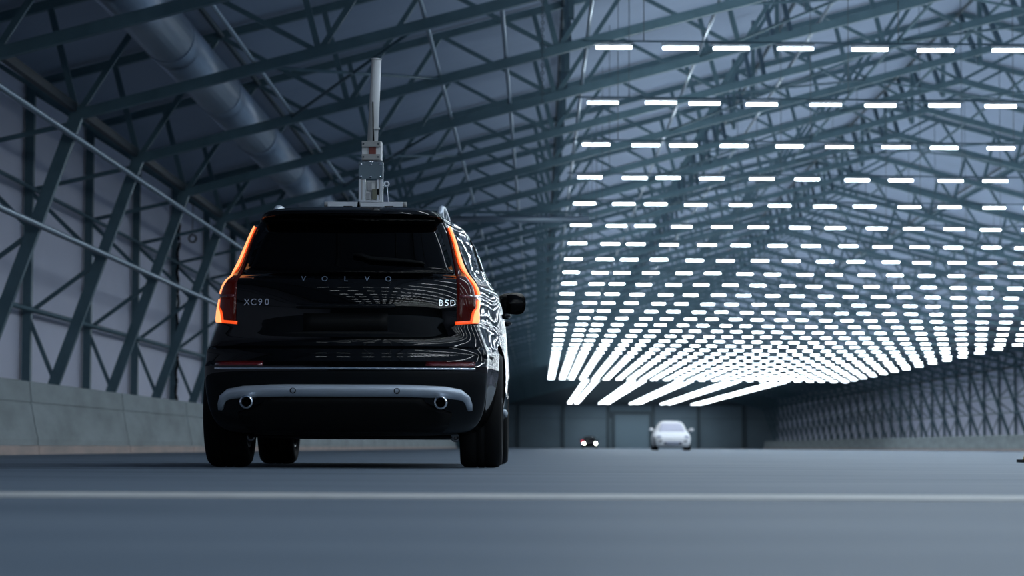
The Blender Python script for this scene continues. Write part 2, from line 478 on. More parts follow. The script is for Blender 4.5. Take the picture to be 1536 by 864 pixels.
for i in range(26):
    y = 132 + BL * i
    b = inst('concrete_barrier', bm_r, None, (2 * XR - BX, y, 0))
    tag(b, 'distant concrete barrier segment along the right wall, %s from the right edge' % ordinal(i + 1), 'barrier', 'concrete barriers along the right wall')
    b = inst('kerb_beam', kb_r, None, (2 * XR - BX, y - 0.35, 0))
    tag(b, 'beam under the distant right barriers, %s from the right edge' % ordinal(i + 1), 'kerb', 'beams under the right barriers')

# ------------------------------------------------------------------ lamps
LZ = 6.26
def lamp_z(x): return LZ - 0.0075 * (x - 1.0)
cols = [1.15, 2.16, 2.94, 3.94]
x = 5.08
while x < 26.6:
    cols.append(x); cols.append(x + 1.0); x += 2.13
rows = [36.9 + 6.0 * n for n in range(31)]
LH = 0.272
hm = MB().box(-LH - .02, LH + .02, -0.012, 0.012, 0.045, 0.075).mesh('housing', M['housing'])
tm = []
for s in (-1, 1):
    tm.append(MB().tube((s * 0.008, 0, 0), (s * LH, 0, 0), 0.021, 10).mesh('lamp_tube', lampmat, recalc=True))

def project(p):
    q = cam.matrix_basis.inverted() @ Vector(p)
    return 768 + F_PX * q.x / -q.z, 432 - F_PX * q.y / -q.z

cand = []
for r, y in enumerate(rows):
    for c, xx in enumerate(cols):
        px, py = project((xx, y, lamp_z(xx)))
        cand.append((y, r, c, xx, -60 < px - 0 < 1536 + 30 and py > -20))
far_cols = []
for k in range(5):
    for dxx in (0, 0.95): far_cols.append(4.35 + 4.27 * k + dxx)
inview = [c for c in cand if c[4]]
inview.sort()
near_set = set((c[1], c[2]) for c in inview[:300])
rest_h, rest_t = MB(), MB()
def rest_lamp(xx, yy):
    rest_h.box(xx - LH - .02, xx + LH + .02, yy - 0.012, yy + 0.012, lamp_z(xx) + 0.045, lamp_z(xx) + 0.075)
    for s in (-1, 1):
        rest_t.tube((xx + s * .008, yy, lamp_z(xx)), (xx + s * LH, yy, lamp_z(xx)), 0.021, 6)
for y, r, c, xx, vis in cand:
    if (r, c) in near_set:
        t = empty('tube_lamp', (xx + random.uniform(-.02, .02), y, lamp_z(xx) + random.uniform(-.008, .008)))
        tag(t, 'glowing white tube lamp, %s from the left in the %s row' % (ordinal(c + 1), ordinal(r + 1)), 'lamp', 'lit tube lamps in rows under the roof')
        inst('housing', hm, t)
        for me in tm: inst('lamp_tube', me, t)
    else:
        rest_lamp(xx, y)
for y in [rows[-1] + 5.0 * k for k in range(1, 25)]:
    if y > Y1 - 4: break
    for xx in far_cols: rest_lamp(xx, y)
over_h, over_t = MB(), MB()
for n in range(1, 16):
    yy = rows[0] - 6.0 * n
    for xx in ([-3.9, -2.9, -1.8, -0.8, 0.2] if n > 6 else []) + cols:
        over_h.box(xx - LH - .02, xx + LH + .02, yy - 0.012, yy + 0.012, lamp_z(xx) + 0.045, lamp_z(xx) + 0.075)
        for s in (-1, 1):
            over_t.tube((xx + s * .008, yy, lamp_z(xx)), (xx + s * LH, yy, lamp_z(xx)), 0.021, 6)
ov = empty('tube_lamps', (0, 0, 0))
tag(ov, 'lit tube lamps of the rows overhead, mirrored in the black car paint', 'lamps', kind='stuff')
o_ = over_h.build('housing', M['housing'], ov, recalc=False); tag(o_, kind='stuff')
o_ = over_t.build('lamp_tube', lampmat, ov, recalc=False); tag(o_, kind='stuff')
ro = empty('tube_lamps', (0, 0, 0))
tag(ro, 'dense far field of lit tube lamps merging towards the end of the hall', 'lamps', kind='stuff')
h_ = rest_h.build('housing', M['housing'], ro, recalc=False); tag(h_, kind='stuff')
t_ = rest_t.build('lamp_tube', lampmat, ro, recalc=False); tag(t_, kind='stuff')

rail = MB().bar((cols[0] - .5, 0, lamp_z(cols[0] - .5) + 0.095), (cols[-1] + .5, 0, lamp_z(cols[-1] + .5) + 0.095), 0.02, 0.026).mesh('rail', M['steel'])
for r, y in enumerate(rows):
    t = empty('lamp_rail', (0, y, 0))
    tag(t, 'thin carrier rail holding the %s row of tube lamps' % ordinal(r + 1), 'rail', 'rails carrying the tube lamps')
    inst('rail', rail, t)
    if r < 12:
        for xx in (1.6, 5.5, 9.6, 13.9, 18.2, 22.5, 26):
            MB().tube((xx, 0, lamp_z(xx) + 0.1), (xx, 0, zt(xx)), 0.008, 5).build('wire', M['wire'], t)

# area strips per lamp row: downward beam, plus an added upward roof fill
for y in [rows[0] - 6.0 * n for n in range(1, 16)] + rows + [rows[-1] + 12.0 * n for n in range(1, 11)]:
    far_row = y > rows[-1] + 1
    ld = bpy.data.lights.new('lamp_row_beam', 'AREA'); ld.shape = 'RECTANGLE'
    ld.size = 18.0 if far_row else cols[-1] - cols[0]; ld.size_y = 0.05; ld.energy = BEAM_W; ld.color = (0.82, 0.93, 1.0)
    lo_ = bpy.data.objects.new('lamp_row_beam', ld); COL.objects.link(lo_)
    lu = bpy.data.lights.new('roof_fill_uplight', 'AREA'); lu.shape = 'RECTANGLE'  # added fill light aimed up to brighten the roof skin
    lu.size = ld.size; lu.size_y = 0.05; lu.energy = BEAM_W * 0.60; lu.color = ld.color
    up_ = bpy.data.objects.new('roof_fill_uplight', lu); COL.objects.link(up_)
    up_.location = ((cols[0] + cols[-1]) / 2, y + 0.6, lamp_z((cols[0] + cols[-1]) / 2) + 0.28); up_.rotation_euler = (math.pi, 0, 0)
    lo_.location = ((cols[0] + cols[-1]) / 2, y, lamp_z((cols[0] + cols[-1]) / 2) - 0.15)

# ------------------------------------------------------------------ cars
def pchip(xk, yk):
    xk = np.array(xk, float); yk = np.array(yk, float)
    h = np.diff(xk); d = np.diff(yk) / h
    m = np.zeros(len(xk)); m[0] = d[0]; m[-1] = d[-1]
    for i in range(1, len(xk) - 1):
        if d[i - 1] * d[i] > 0:
            w1, w2 = 2 * h[i] + h[i - 1], h[i] + 2 * h[i - 1]
            m[i] = (w1 + w2) / (w1 / d[i - 1] + w2 / d[i])
    def f(x):
        x = min(max(x, xk[0]), xk[-1])
        i = min(max(int(np.searchsorted(xk, x)) - 1, 0), len(xk) - 2)
        t = (x - xk[i]) / h[i]
        return ((2 * t**3 - 3 * t**2 + 1) * yk[i] + (t**3 - 2 * t**2 + t) * h[i] * m[i]
                + (-2 * t**3 + 3 * t**2) * yk[i + 1] + (t**3 - t**2) * h[i] * m[i + 1])
    return f

class Shell:
    """a car body as a stack of plan outlines; y = 0 is the end that faces the camera"""
    def __init__(self, tab, plan, nsub=6):
        z = [r[0] for r in tab]
        self.z0, self.z1 = z[0], z[-1]
        self.yr, self.yf, self.w = pchip(z, [r[1] for r in tab]), pchip(z, [r[2] for r in tab]), pchip(z, [r[3] for r in tab])
        self.plan = plan
        self.nsub = nsub
        self.cache = {}
    def outline(self, z):
        k = round(z, 5)
        if k in self.cache: return self.cache[k]
        yr, yf, w = self.yr(z), self.yf(z), self.w(z)
        P = np.array(self.plan(z, yr, yf, w))
        n = len(P)
        t = np.arange(n, dtype=float)
        # catmull-rom through the control points
        out = []
        for i in range(n - 1):
            p0 = P[i - 1] if i > 0 else P[1] * np.array([-1, 1])
            p3 = P[i + 2] if i + 2 < n else P[n - 2] * np.array([-1, 1])
            p1, p2 = P[i], P[i + 1]
            for s in range(self.nsub):
                u = s / self.nsub
                out.append(0.5 * ((2 * p1) + (-p0 + p2) * u + (2 * p0 - 5 * p1 + 4 * p2 - p3) * u * u + (-p0 + 3 * p1 - 3 * p2 + p3) * u**3))
        out.append(P[-1])
        out = np.array(out); out[0, 0] = 0; out[-1, 0] = 0
        self.cache[k] = out
        return out
    def at_x(self, x, z):
        """index (float) on the camera-side part of the outline where |x| is reached"""
        o = self.outline(z); m = int(np.argmax(o[:, 0]))
        return float(np.interp(abs(x), np.maximum.accumulate(o[:m + 1, 0]) + np.arange(m + 1) * 1e-9, np.arange(m + 1)))
    def at_y(self, y, z):
        o = self.outline(z)
        return float(np.interp(y, np.maximum.accumulate(o[:, 1]) + np.arange(len(o)) * 1e-9, np.arange(len(o))))
    def arc(self, i, ds, z):
        """the outline index that lies ds metres along the outline from index i"""
        o = self.outline(z)
        L = np.concatenate([[0], np.cumsum(np.linalg.norm(np.diff(o, axis=0), axis=1))])
        return float(np.interp(np.interp(i, np.arange(len(o)), L) + ds, L, np.arange(len(o))))
    def raw(self, i, z):
        o = self.outline(z); i = min(max(i, 0), len(o) - 1); k = min(int(i), len(o) - 2); t = i - k
        p = o[k] * (1 - t) + o[k + 1] * t
        return Vector((p[0], p[1], z))
    def pt(self, i, z, off=0.0, sgn=1):
        p = self.raw(i, z)
        if off:
            a = self.raw(i + 0.6, z) - self.raw(i - 0.6, z)
            zz0, zz1 = max(z - 0.012, self.z0), min(z + 0.012, self.z1)
            f = lambda q: self.raw(i, q)
            b = f(zz1) - f(zz0)
            nrm = a.cross(b)
            if nrm.length > 1e-9: p = p + nrm.normalized() * off
        return Vector((p.x * sgn, p.y, p.z))
    def body(self, zs):
        m = MB(); rings = []
        n = len(self.outline(zs[0]))
        for z in zs:
            o = self.outline(z)
            ring = [(p[0], p[1], z) for p in o] + [(-p[0], p[1], z) for p in o[-2:0:-1]]
            rings.append(ring)
        N = len(rings[0]); vs = [v for r in rings for v in r]; fs = []
        for k in range(len(zs) - 1):
            for i in range(N):
                j = (i + 1) % N
                fs.append((k * N + i, k * N + j, (k + 1) * N + j, (k + 1) * N + i))
        def cap(b):
            for i in range(n - 1):
                i0, i1 = i, i + 1; j0, j1 = (N - i) % N, (N - i - 1) % N
                q = []
                for a in (i0, i1, j1, j0):
                    if b + a not in q: q.append(b + a)
                if len(q) > 2: fs.append(tuple(q))
        cap(0); cap((len(zs) - 1) * N)
        m.add(vs, fs, True)
        return m
    def patch(self, rows, off=0.004, nu=8, depth=0.012, sgn=1, mb=None):
        """rows: list of (z, i0, i1) outline indices; builds a thick skin on the shell"""
        mb = mb or MB()
        nr = len(rows); vs = []; fs = []
        for layer, o in ((0, off), (1, off - depth)):
            for z, i0, i1 in rows:
                for k in range(nu + 1):
                    vs.append(self.pt(i0 + (i1 - i0) * k / nu, z, o, sgn))
        S = nr * (nu + 1)
        for r in range(nr - 1):
            for k in range(nu):
                a = r * (nu + 1) + k
                fs.append((a, a + 1, a + nu + 2, a + nu + 1)); fs.append((S + a, S + a + nu + 1, S + a + nu + 2, S + a + 1))
        for r in range(nr - 1):
            for e in (0, nu):
                a = r * (nu + 1) + e; b = a + nu + 1
                fs.append((a, b, S + b, S + a))
        for k in range(nu):
            for r in (0, nr - 1):
                a = r * (nu + 1) + k
                fs.append((a, a + 1, S + a + 1, S + a))
        return mb.add(vs, fs, True)
    def wide_patch(self, rows, off=0.004, nu=16, depth=0.012):
        """rows: (z, half x): a patch across the centre line"""
        mb = MB(); vs = []; fs = []; nr = len(rows)
        for o in (off, off - depth):
            for z, hx in rows:
                for k in range(nu + 1):
                    x = -hx + 2 * hx * k / nu
                    vs.append(self.pt(self.at_x(x, z), z, o, -1 if x < 0 else 1))
        S = nr * (nu + 1)
        for r in range(nr - 1):
            for k in range(nu):
                a = r * (nu + 1) + k
                fs.append((a, a + 1, a + nu + 2, a + nu + 1)); fs.append((S + a, S + a + nu + 1, S + a + nu + 2, S + a + 1))
            for e in (0, nu):
                a = r * (nu + 1) + e; b = a + nu + 1
                fs.append((a, b, S + b, S + a))
        for k in range(nu):
            for r in (0, nr - 1):
                a = r * (nu + 1) + k
                fs.append((a, a + 1, S + a + 1, S + a))
        return mb.add(vs, fs, True)
    def ribbon(self, pts, off=0.006, depth=0.014):
        """pts: (x, z, half width): a band along a path on the camera-side face"""
        P = [Vector((p[0], p[1])) for p in pts]; vs = []; fs = []; n = len(P)
        for o in (off, off - depth):
            for k in range(n):
                d = (P[min(k + 1, n - 1)] - P[max(k - 1, 0)]).normalized()
                q = Vector((-d.y, d.x)) * pts[k][2]
                for s in (1, 0, -1):
                    x, z = P[k].x + q.x * s, P[k].y + q.y * s
                    vs.append(self.pt(self.at_x(x, z), z, o, -1 if x < 0 else 1))
        S = 3 * n
        for k in range(n - 1):
            for s in (0, 1):
                a = 3 * k + s
                fs.append((a, a + 1, a + 4, a + 3)); fs.append((S + a, S + a + 3, S + a + 4, S + a + 1))
            for s in (0, 2):
                a = 3 * k + s
                fs.append((a, a + 3, S + a + 3, S + a))
        for k in (0, n - 1):
            for s in (0, 1):
                a = 3 * k + s; fs.append((a, a + 1, S + a + 1, S + a))
        return MB().add(vs, fs, True)

def dense(tab, step=0.02):
    zs = []
    for a, b in zip(tab[:-1], tab[1:]):
        n = max(1, int(math.ceil((b[0] - a[0]) / step)))
        zs += [a[0] + (b[0] - a[0]) * k / n for k in range(n)]
    return zs + [tab[-1][0]]

def cut_arches(me, axles, r, xin, xout, zc):
    o = bpy.data.objects.new('tmp_body', me); COL.objects.link(o)
    cut = MB()
    for y in axles:
        for s in (-1, 1):
            cut.tube((s * xin, y, zc), (s * xout, y, zc), r, 40)
    cme = cut.mesh('tmp_cut'); c = bpy.data.objects.new('tmp_cut', cme); COL.objects.link(c)
    md = o.modifiers.new('b', 'BOOLEAN'); md.operation = 'DIFFERENCE'; md.object = c; md.solver = 'EXACT'
    dg = bpy.context.evaluated_depsgraph_get(); dg.update()
    out = bpy.data.meshes.new_from_object(o.evaluated_get(dg))
    mats = list(me.materials)
    bpy.data.objects.remove(o); bpy.data.objects.remove(c); bpy.data.meshes.remove(cme)
    out.materials.clear()
    for q in mats: out.materials.append(q)
    bm = bmesh.new(); bm.from_mesh(out)
    for e in bm.edges:
        if len(e.link_faces) == 2 and e.calc_face_angle(0) > 0.6: e.smooth = False
    bm.to_mesh(out); bm.free()
    return out

def wheel(parent, x, y, r, w, side, rim=M['alloy'], detail=True):
    """side: +1 outer face looks to +x"""
    t = empty('wheel', (x, y, r), 0, parent)
    hw = w / 2
    prof = [(r * .66, -hw * .9), (r * .80, -hw), (r * .93, -hw * .98), (r * .985, -hw * .82), (r, -hw * .6), (r, -hw * .25), (r * .985, -hw * .22), (r * .985, -hw * .16), (r, -hw * .13),
            (r, hw * .13), (r * .985, hw * .16), (r * .985, hw * .22), (r, hw * .25), (r, hw * .6), (r * .985, hw * .82), (r * .93, hw * .98), (r * .80, hw), (r * .66, hw * .9), (r * .66, -hw * .9)]
    MB().lathe(prof, (0, 0, 0), 'x', 48).build('tyre', M['rubber'], t)
    prof = [(r * .66, -hw * .88), (r * .62, -hw * .5), (r * .62, hw * .6), (r * .67, hw * .9), (r * .64, hw * .92), (r * .60, hw * .7), (r * .60, -hw * .85), (r * .66, -hw * .88)]
    MB().lathe(prof, (0, 0, 0), 'x', 40).build('rim', rim, t)
    if detail:
        h = MB(); h.lathe([(0.0, hw * .35), (r * .2, hw * .35), (r * .2, hw * .75), (0.0, hw * .8)] if side > 0 else [(0.0, -hw * .35), (r * .2, -hw * .35), (r * .2, -hw * .75), (0.0, -hw * .8)], (0, 0, 0), 'x', 20)
        h.build('hub', rim, t)
        for k in range(5):
            a = 2 * math.pi * k / 5 + .3
            MB().bar((side * hw * .62, r * .15 * math.cos(a), r * .15 * math.sin(a)), (side * hw * .68, r * .63 * math.cos(a), r * .63 * math.sin(a)), 0.035, 0.075, (1, 0, 0)).build('spoke', rim, t)
    return t

# ---- the black estate-bodied suv, seen from behind
tab = [  # z, rear y, front y, half width
    (0.20, 0.42, 4.60, 0.78), (0.225, 0.24, 4.75, 0.85), (0.30, 0.11, 4.88, 0.925), (0.38, 0.06, 4.93, 0.955), (0.46, 0.025, 4.95, 0.968), (0.54, 0.005, 4.95, 0.975),
    (0.60, 0.0, 4.95, 0.978), (0.628, 0.0, 4.95, 0.978), (0.645, 0.03, 4.945, 0.978), (0.66, 0.05, 4.94, 0.978), (0.70, 0.055, 4.94, 0.976), (0.735, 0.06, 4.935, 0.975), (0.755, 0.108, 4.93, 0.974), (0.80, 0.113, 4.90, 0.972), (0.85, 0.110, 4.88, 0.968), (0.95, 0.104, 4.75, 0.958),
    (1.0, 0.1030, 4.5, 0.952), (1.05, 0.1040, 4.2, 0.946), (1.10, 0.1065, 3.95, 0.937), (1.145, 0.1115, 3.82, 0.918), (1.17, 0.122, 3.77, 0.898), (1.185, 0.165, 3.73, 0.885), (1.205, 0.225, 3.7, 0.872),
    (1.30, 0.295, 3.54, 0.828), (1.40, 0.36, 3.36, 0.788), (1.50, 0.425, 3.18, 0.748), (1.565, 0.462, 3.03, 0.708), (1.578, 0.40, 3.0, 0.70), (1.60, 0.372, 2.93, 0.68),
    (1.622, 0.375, 2.85, 0.648), (1.64, 0.42, 2.77, 0.602), (1.66, 0.56, 2.65, 0.535), (1.68, 0.80, 2.45, 0.44), (1.692, 1.05, 2.25, 0.33), (1.70, 1.35, 2.0, 0.2)]
def plan_suv(z, yr, yf, w):
    t = min(max((z - 0.72) / 0.18, 0), 1)
    fr, f1 = 0.905 * (1 - t) + 0.845 * t, 0.965 * (1 - t) + 0.912 * t
    if z > 1.63:
        k = min((z - 1.63) / 0.07, 1); fr = fr * (1 - k) + 0.8 * k
    L = yf - yr
    if L > 3.2:
        ys = [yr + 0.30, yr + 0.75, 1.55, 2.6, 3.4]
        ys = [min(q, yf - 0.6 - 0.1 * (4 - i)) for i, q in enumerate(ys)]
    else:
        ys = [yr + L * q for q in (0.12, 0.26, 0.42, 0.58, 0.72)]
    if L > 3.2:
        y6 = yf - min(0.45, (yf - 3.4) * .5) if yf > 3.6 else yf - 0.28
        ys[4] = min(ys[4], y6 - 0.15)
    else:
        y6 = yr + L * 0.88
    c = min(1.0, L / 3.0)
    return [(0, yr), (0.42 * w, yr + 0.012 * c), (0.70 * w * fr / .87, yr + 0.055 * c), (0.90 * w * fr / .9 * .97, yr + 0.135 * c), (fr * w, min(yr + 0.27, ys[0])), (f1 * w, ys[1]), (w, ys[2]), (w, ys[3]), (0.99 * w, ys[4]),
            (0.92 * w, y6), (0.70 * w, yf - 0.10 * c), (0.4 * w, yf - 0.03 * c), (0, yf)]
SX, SY = -1.192, 14.85
suv = Shell(tab, plan_suv)
car = empty('suv_car', (SX, SY, 0))
tag(car, 'large black suv seen from behind with lit orange tail lights and roof mast', 'car')
bme = suv.body(dense(tab, 0.022)).mesh('body', M['blackpaint'])
bme = cut_arches(bme, (1.05, 4.034), 0.425, 0.64, 1.3, 0.375)
inst('body', bme, car)
MB().box(-0.64, 0.64, 0.5, 4.4, 0.19, 0.30).build('underbody', M['blackplastic'], car)
for s in (-1, 1):
    for y in (1.05, 4.034):
        wheel(car, s * 0.822, y, 0.375, 0.275, s)
    # arch liners
    for y in (1.05, 4.034):
        MB().box(s * 0.60, s * 0.66, y - 0.42, y + 0.42, 0.22, 0.80).build('wheel_arch_liner', M['blackplastic'], car)

rw = suv.wide_patch([(z, 0.60 - 0.16 * (z - 1.21) / .35 if False else hx) for z, hx in
                     [(1.215, 0.66), (1.26, 0.645), (1.32, 0.625), (1.40, 0.60), (1.48, 0.565), (1.54, 0.53)]], 0.004, 20).build('rear_window', M['blackglass'], car)
# tailgate shut lines as thin proud mouldings
suv.ribbon([(x, 0.612, 0.006) for x in np.linspace(-.80, .80, 33)], 0.008).build('chrome_strip', M['chrome'], car)
for s in (-1, 1):
    suv.ribbon([(s * x, 0.640, 0.012) for x in np.linspace(.50, .80, 9)], 0.008).build('rear_reflector', M['reflector'], car)
pts = [(-.765, .365, .012), (-.76, .40, .018), (-.745, .435, .024), (-.71, .458, .030), (-.62, .472, .032), (-.45, .478, .034)]
pts = pts + [(x, .48, .034) for x in np.linspace(-.35, .35, 9)] + [(-p[0], p[1], p[2]) for p in pts[::-1]]
sp = suv.ribbon(pts, 0.022, 0.03).build('skid_plate', M['silver'], car)
for s in (-.31, .325):
    p = suv.pt(suv.at_x(s, .482), .482, 0.024, 1 if s > 0 else -1)
    MB().torus((p.x, p.y, p.z), 0.016, 0.003, 'y', 20, 6).build('parking_sensor', M['blackplastic'], sp)
suv.wide_patch([(z, hx) for z, hx in ((0.235, .60), (.28, .64), (.34, .66), (.40, .50), (.435, .48))], 0.012, 16, .02).build('diffuser', M['blackplastic'], car)
for s in (-1, 1):
    e = empty('exhaust_pipe', (s * .595, 0.06, .405), 0, car)
    MB().lathe([(.033, -.075), (.040, -.072), (.043, -.06), (.043, .15), (.025, .15), (.025, -.05), (.027, -.068), (.033, -.075)], (0, 0, 0), 'y', 28).build('tail_pipe', M['chrome'], e)
    MB().lathe([(0.0, .02), (.025, .02), (.025, .03), (0, .03)], (0, 0, 0), 'y', 20).build('pipe_bore', M['blackplastic'], e)
    MB().torus((s * .66, .80, .196), .022, .010, 'y', 18, 8).build('towing_eye', M['alloy'], car)

# tail lamps
zs_l = [.895, .92, .96, 1.0, 1.04, 1.08, 1.11, 1.14, 1.17, 1.20, 1.235, 1.27, 1.31, 1.36, 1.42, 1.48, 1.525]
gx = pchip([.89, .93, 1.00, 1.06, 1.10, 1.14, 1.18, 1.22, 1.27, 1.34, 1.43, 1.53], [.785, .792, .798, .800, .796, .780, .752, .722, .695, .672, .645, .608])
gw = pchip([.89, .95, 1.05, 1.12, 1.2, 1.3, 1.42, 1.53], [.036, .040, .038, .030, .023, .018, .014, .010])
li = pchip([.89, 1.10, 1.16, 1.22, 1.30, 1.40, 1.53], [.685, .685, .682, .672, .655, .635, .598])
lo = pchip([.89, .93, 1.05, 1.10, 1.15, 1.22, 1.30, 1.40, 1.53], [.835, .85, .855, .85, .825, .758, .712, .680, .630])
for s in (-1, 1):
    tl = empty('tail_light', (0, 0, 0), 0, car)
    suv.patch([(z, suv.at_x(li(z), z), suv.arc(suv.at_x(gx(z), z), gw(z) + .02 + .08 * min(max((1.15 - z) / .1, 0), 1), z)) for z in zs_l], .006, 8, .012, s).build('lens', M['redlens'], tl)
    def gpath(off_x, wk, ext):
        P = [(s * ext, .900, .013 * wk), (s * (ext + .04), .903, .014 * wk), (s * .755, .912, .016 * wk), (s * .783, .93, .022 * wk)]
        return P
    g = MB()
    zz = [z for z in np.linspace(.90, 1.525, 34)]
    lower = [z for z in zz if z < 1.055]; upper = [z for z in zz if z > 1.075]
    for part in (lower, upper):
        if s < 0: part = [z for z in part if z < 1.53]
        suv.patch([(z, suv.arc(suv.at_x(gx(z), z), -gw(z), z), suv.arc(suv.at_x(gx(z), z), gw(z), z)) for z in part], .012, 4, .008, s).build('light_guide', M['guide'], tl)
        suv.patch([(z, suv.arc(suv.at_x(gx(z), z), -gw(z) * .66, z), suv.arc(suv.at_x(gx(z), z), gw(z) * .66, z)) for z in part], .024, 4, .010, s).build('light_core', M['core'], tl)
    suv.ribbon([(s * x, .898 + .012 * (x - .675) / .12, .010) for x in np.linspace(.675, .80, 8)], .012, .008).build('light_guide', M['guide'], tl)
    suv.patch([(z, suv.at_x(li(z) + .01, z), suv.arc(suv.at_x(gx(z), z), gw(z) + .05, z)) for z in (1.056, 1.074)], .014, 6, .01, s).build('lens_band', M['reflector'], tl)

# wiper, number plate, letters
wp = suv.ribbon([(.03, 1.322, .006), (.09, 1.315, .009), (.14, 1.297, .010), (.25, 1.29, .008), (.36, 1.283, .008), (.45, 1.272, .006), (.475, 1.262, .003)], .03, .022).build('rear_wiper', M['blackplastic'], car)
suv.wide_patch([(z, .26) for z in (.845, .90, .955)], .006, 10, .01).build('number_plate_recess', M['blackplastic'], car)
suv.wide_patch([(z, hx) for z, hx in ((.985, .30), (1.0, .31), (1.012, .30))], .03, 12, .03).build('tailgate_handle', M['blackpaint'], car)

def letters(text, x, z, size, gap=None, tilt=0.0, extr=.003, m=M['chrome'], shear=0):
    """lettering as mesh glyphs set on the tailgate, one part per glyph"""
    cx = x
    for ch in text:
        if ch == ' ':
            cx += size * .4; continue
        cu = bpy.data.curves.new('glyph', 'FONT'); cu.body = ch; cu.size = size; cu.extrude = extr; cu.shear = shear
        cu.align_x = 'CENTER'; cu.resolution_u = 3
        o = bpy.data.objects.new('tmp', cu); COL.objects.link(o)
        dg = bpy.context.evaluated_depsgraph_get(); dg.update()
        me = bpy.data.meshes.new_from_object(o.evaluated_get(dg)); bpy.data.objects.remove(o)
        me.materials.clear(); me.materials.append(m)
        g = bpy.data.objects.new('badge_letter', me); link(g, car)
        p = suv.pt(suv.at_x(cx, z), z, .010, 1 if cx >= 0 else -1)
        a = suv.pt(suv.at_x(cx, z + .01), z + .01, .010, 1 if cx >= 0 else -1)
        sl = math.atan2(a.y - p.y, .01)
        q = suv.pt(suv.at_x(cx + .01, z), z, .010, 1 if cx + .01 >= 0 else -1)
        yaw = math.atan2(q.y - p.y, q.x - p.x)
        g.location = p
        g.rotation_euler = (Matrix.Rotation(yaw, 3, 'Z') @ Matrix.Rotation(math.pi / 2 - min(sl, .5), 3, 'X')).to_euler()
        cx += gap if gap else size * .78
letters('VOLVO', -.262, 1.150, .05, gap=.131)
letters('XC90', -.612, 1.005, .058, gap=.042, shear=.0)
letters('B5D', .585, 1.005, .055, gap=.036)

# right and left flank glass, trims, handles, mirrors, roof rails
for s in (-1, 1):
    for y0a, y1a in ((0.72, 1.45), (1.50, 2.40), (2.45, 3.25)):
        rows_ = []
        for z in (1.185, 1.25, 1.32, 1.40, 1.48, 1.53):
            yb = min(y1a, suv.yf(z) - .42)
            ya_ = max(y0a, suv.yr(z) + .38)
            if yb - ya_ > .1: rows_.append((z, suv.at_y(ya_, z), suv.at_y(yb, z)))
        suv.patch(rows_, .004, 8, .01, s).build('side_window', M['blackglass'], car)
    rows_ = [(z, suv.at_y(.75, z), suv.at_y(3.25, z)) for z in (1.150, 1.163)]
    suv.patch(rows_, .007, 24, .012, s).build('window_trim', M['chrome'], car)
    rows_ = [(z, suv.at_y(1.55, z), suv.at_y(3.5, z)) for z in (.36, .39)]
    suv.patch(rows_, .014, 24, .02, s).build('sill_trim', M['silver'], car)
    for yh in (1.75, 2.75):
        P = [suv.pt(suv.at_y(yh + d, 1.03), 1.03, o, s) for d, o in ((0, -.005), (.02, .03), (.10, .038), (.18, .03), (.20, -.005))]
        MB().path(P, .013, 8).build('door_handle', M['blackpaint'], car)
    # mirror
    mr = empty('side_mirror', (s * .985, 3.30, 1.205), 0, car)
    cap = MB()
    prof = []
    vs, fs = [], []
    nr, na = 10, 20
    for i in range(nr + 1):
        t = i / nr
        y = -.045 + .17 * t
        k = math.sqrt(max(0.0, 1 - (max(t - .15, 0) / .85) ** 2.2)) if t > .15 else 1.0
        for j in range(na):
            a = 2 * math.pi * j / na
            ca, sa = math.cos(a), math.sin(a)
            rx, rz = .112 * k, .082 * k
            px_ = math.copysign(abs(ca) ** .7, ca) * rx
            pz_ = math.copysign(abs(sa) ** .75, sa) * rz * (1.0 + .18 * s * ca)
            vs.append((px_ , y + .02 * s * ca, pz_))
    for i in range(nr):
        for j in range(na):
            fs.append((i * na + j, i * na + (j + 1) % na, (i + 1) * na + (j + 1) % na, (i + 1) * na + j))
    fs.append(tuple(range(na)))
    cap.add(vs, fs, True).build('mirror_cap', M['blackpaint'], mr, sharp=.7)
    MB().tube((-s * .13, .06, -.085), (-s * .02, .05, -.05), .03, 12).build('mirror_arm', M['blackplastic'], mr)
    gl = MB(); gl.lathe([(0, -.05), (.07, -.05), (.07, -.047), (0, -.047)], (0, 0, 0), 'y', 24)
    go = gl.build('mirror_glass', M['blackglass'], mr); go.scale = (1.35, 1, .98)
    # roof rail
    P = []
    for y, z in ((.98, 1.655), (1.08, 1.69), (1.2, 1.715), (1.4, 1.733), (1.65, 1.738), (2.1, 1.735), (2.5, 1.715), (2.75, 1.68), (2.85, 1.65)):
        P.append((s * (.535 + .015 * math.sin((y - .7) * 1.4)), y, z))
    MB().path(P, .019, 8).build('roof_rail', M['silver'], car)
    for y, z0_, z1_ in ((1.2, 1.63, 1.71), (1.75, 1.64, 1.735), (2.4, 1.63, 1.715)):
        MB().box(s * .545 - .015, s * .545 + .015, y - .04, y + .04, z0_, z1_).build('roof_rail_foot', M['silver'], car)
# shark fin
fin = MB().add([(-.02, 1.28, 1.68), (.02, 1.28, 1.68), (-.025, 1.45, 1.70), (.025, 1.45, 1.70), (-.006, 1.26, 1.775), (.006, 1.26, 1.775), (-.004, 1.30, 1.785), (.004, 1.30, 1.785)],
               [(0, 1, 5, 4), (0, 4, 6, 2), (1, 3, 7, 5), (2, 6, 7, 3), (4, 5, 7, 6), (0, 2, 3, 1)])
fin.build('shark_fin_antenna', M['blackpaint'], car).location = (-.02, .12, 0.0)
# spoiler brake light
suv.ribbon([(x, 1.590, .006) for x in np.linspace(-.2, .2, 9)], .006, .012).build('high_brake_light', M['blackglass'], car)

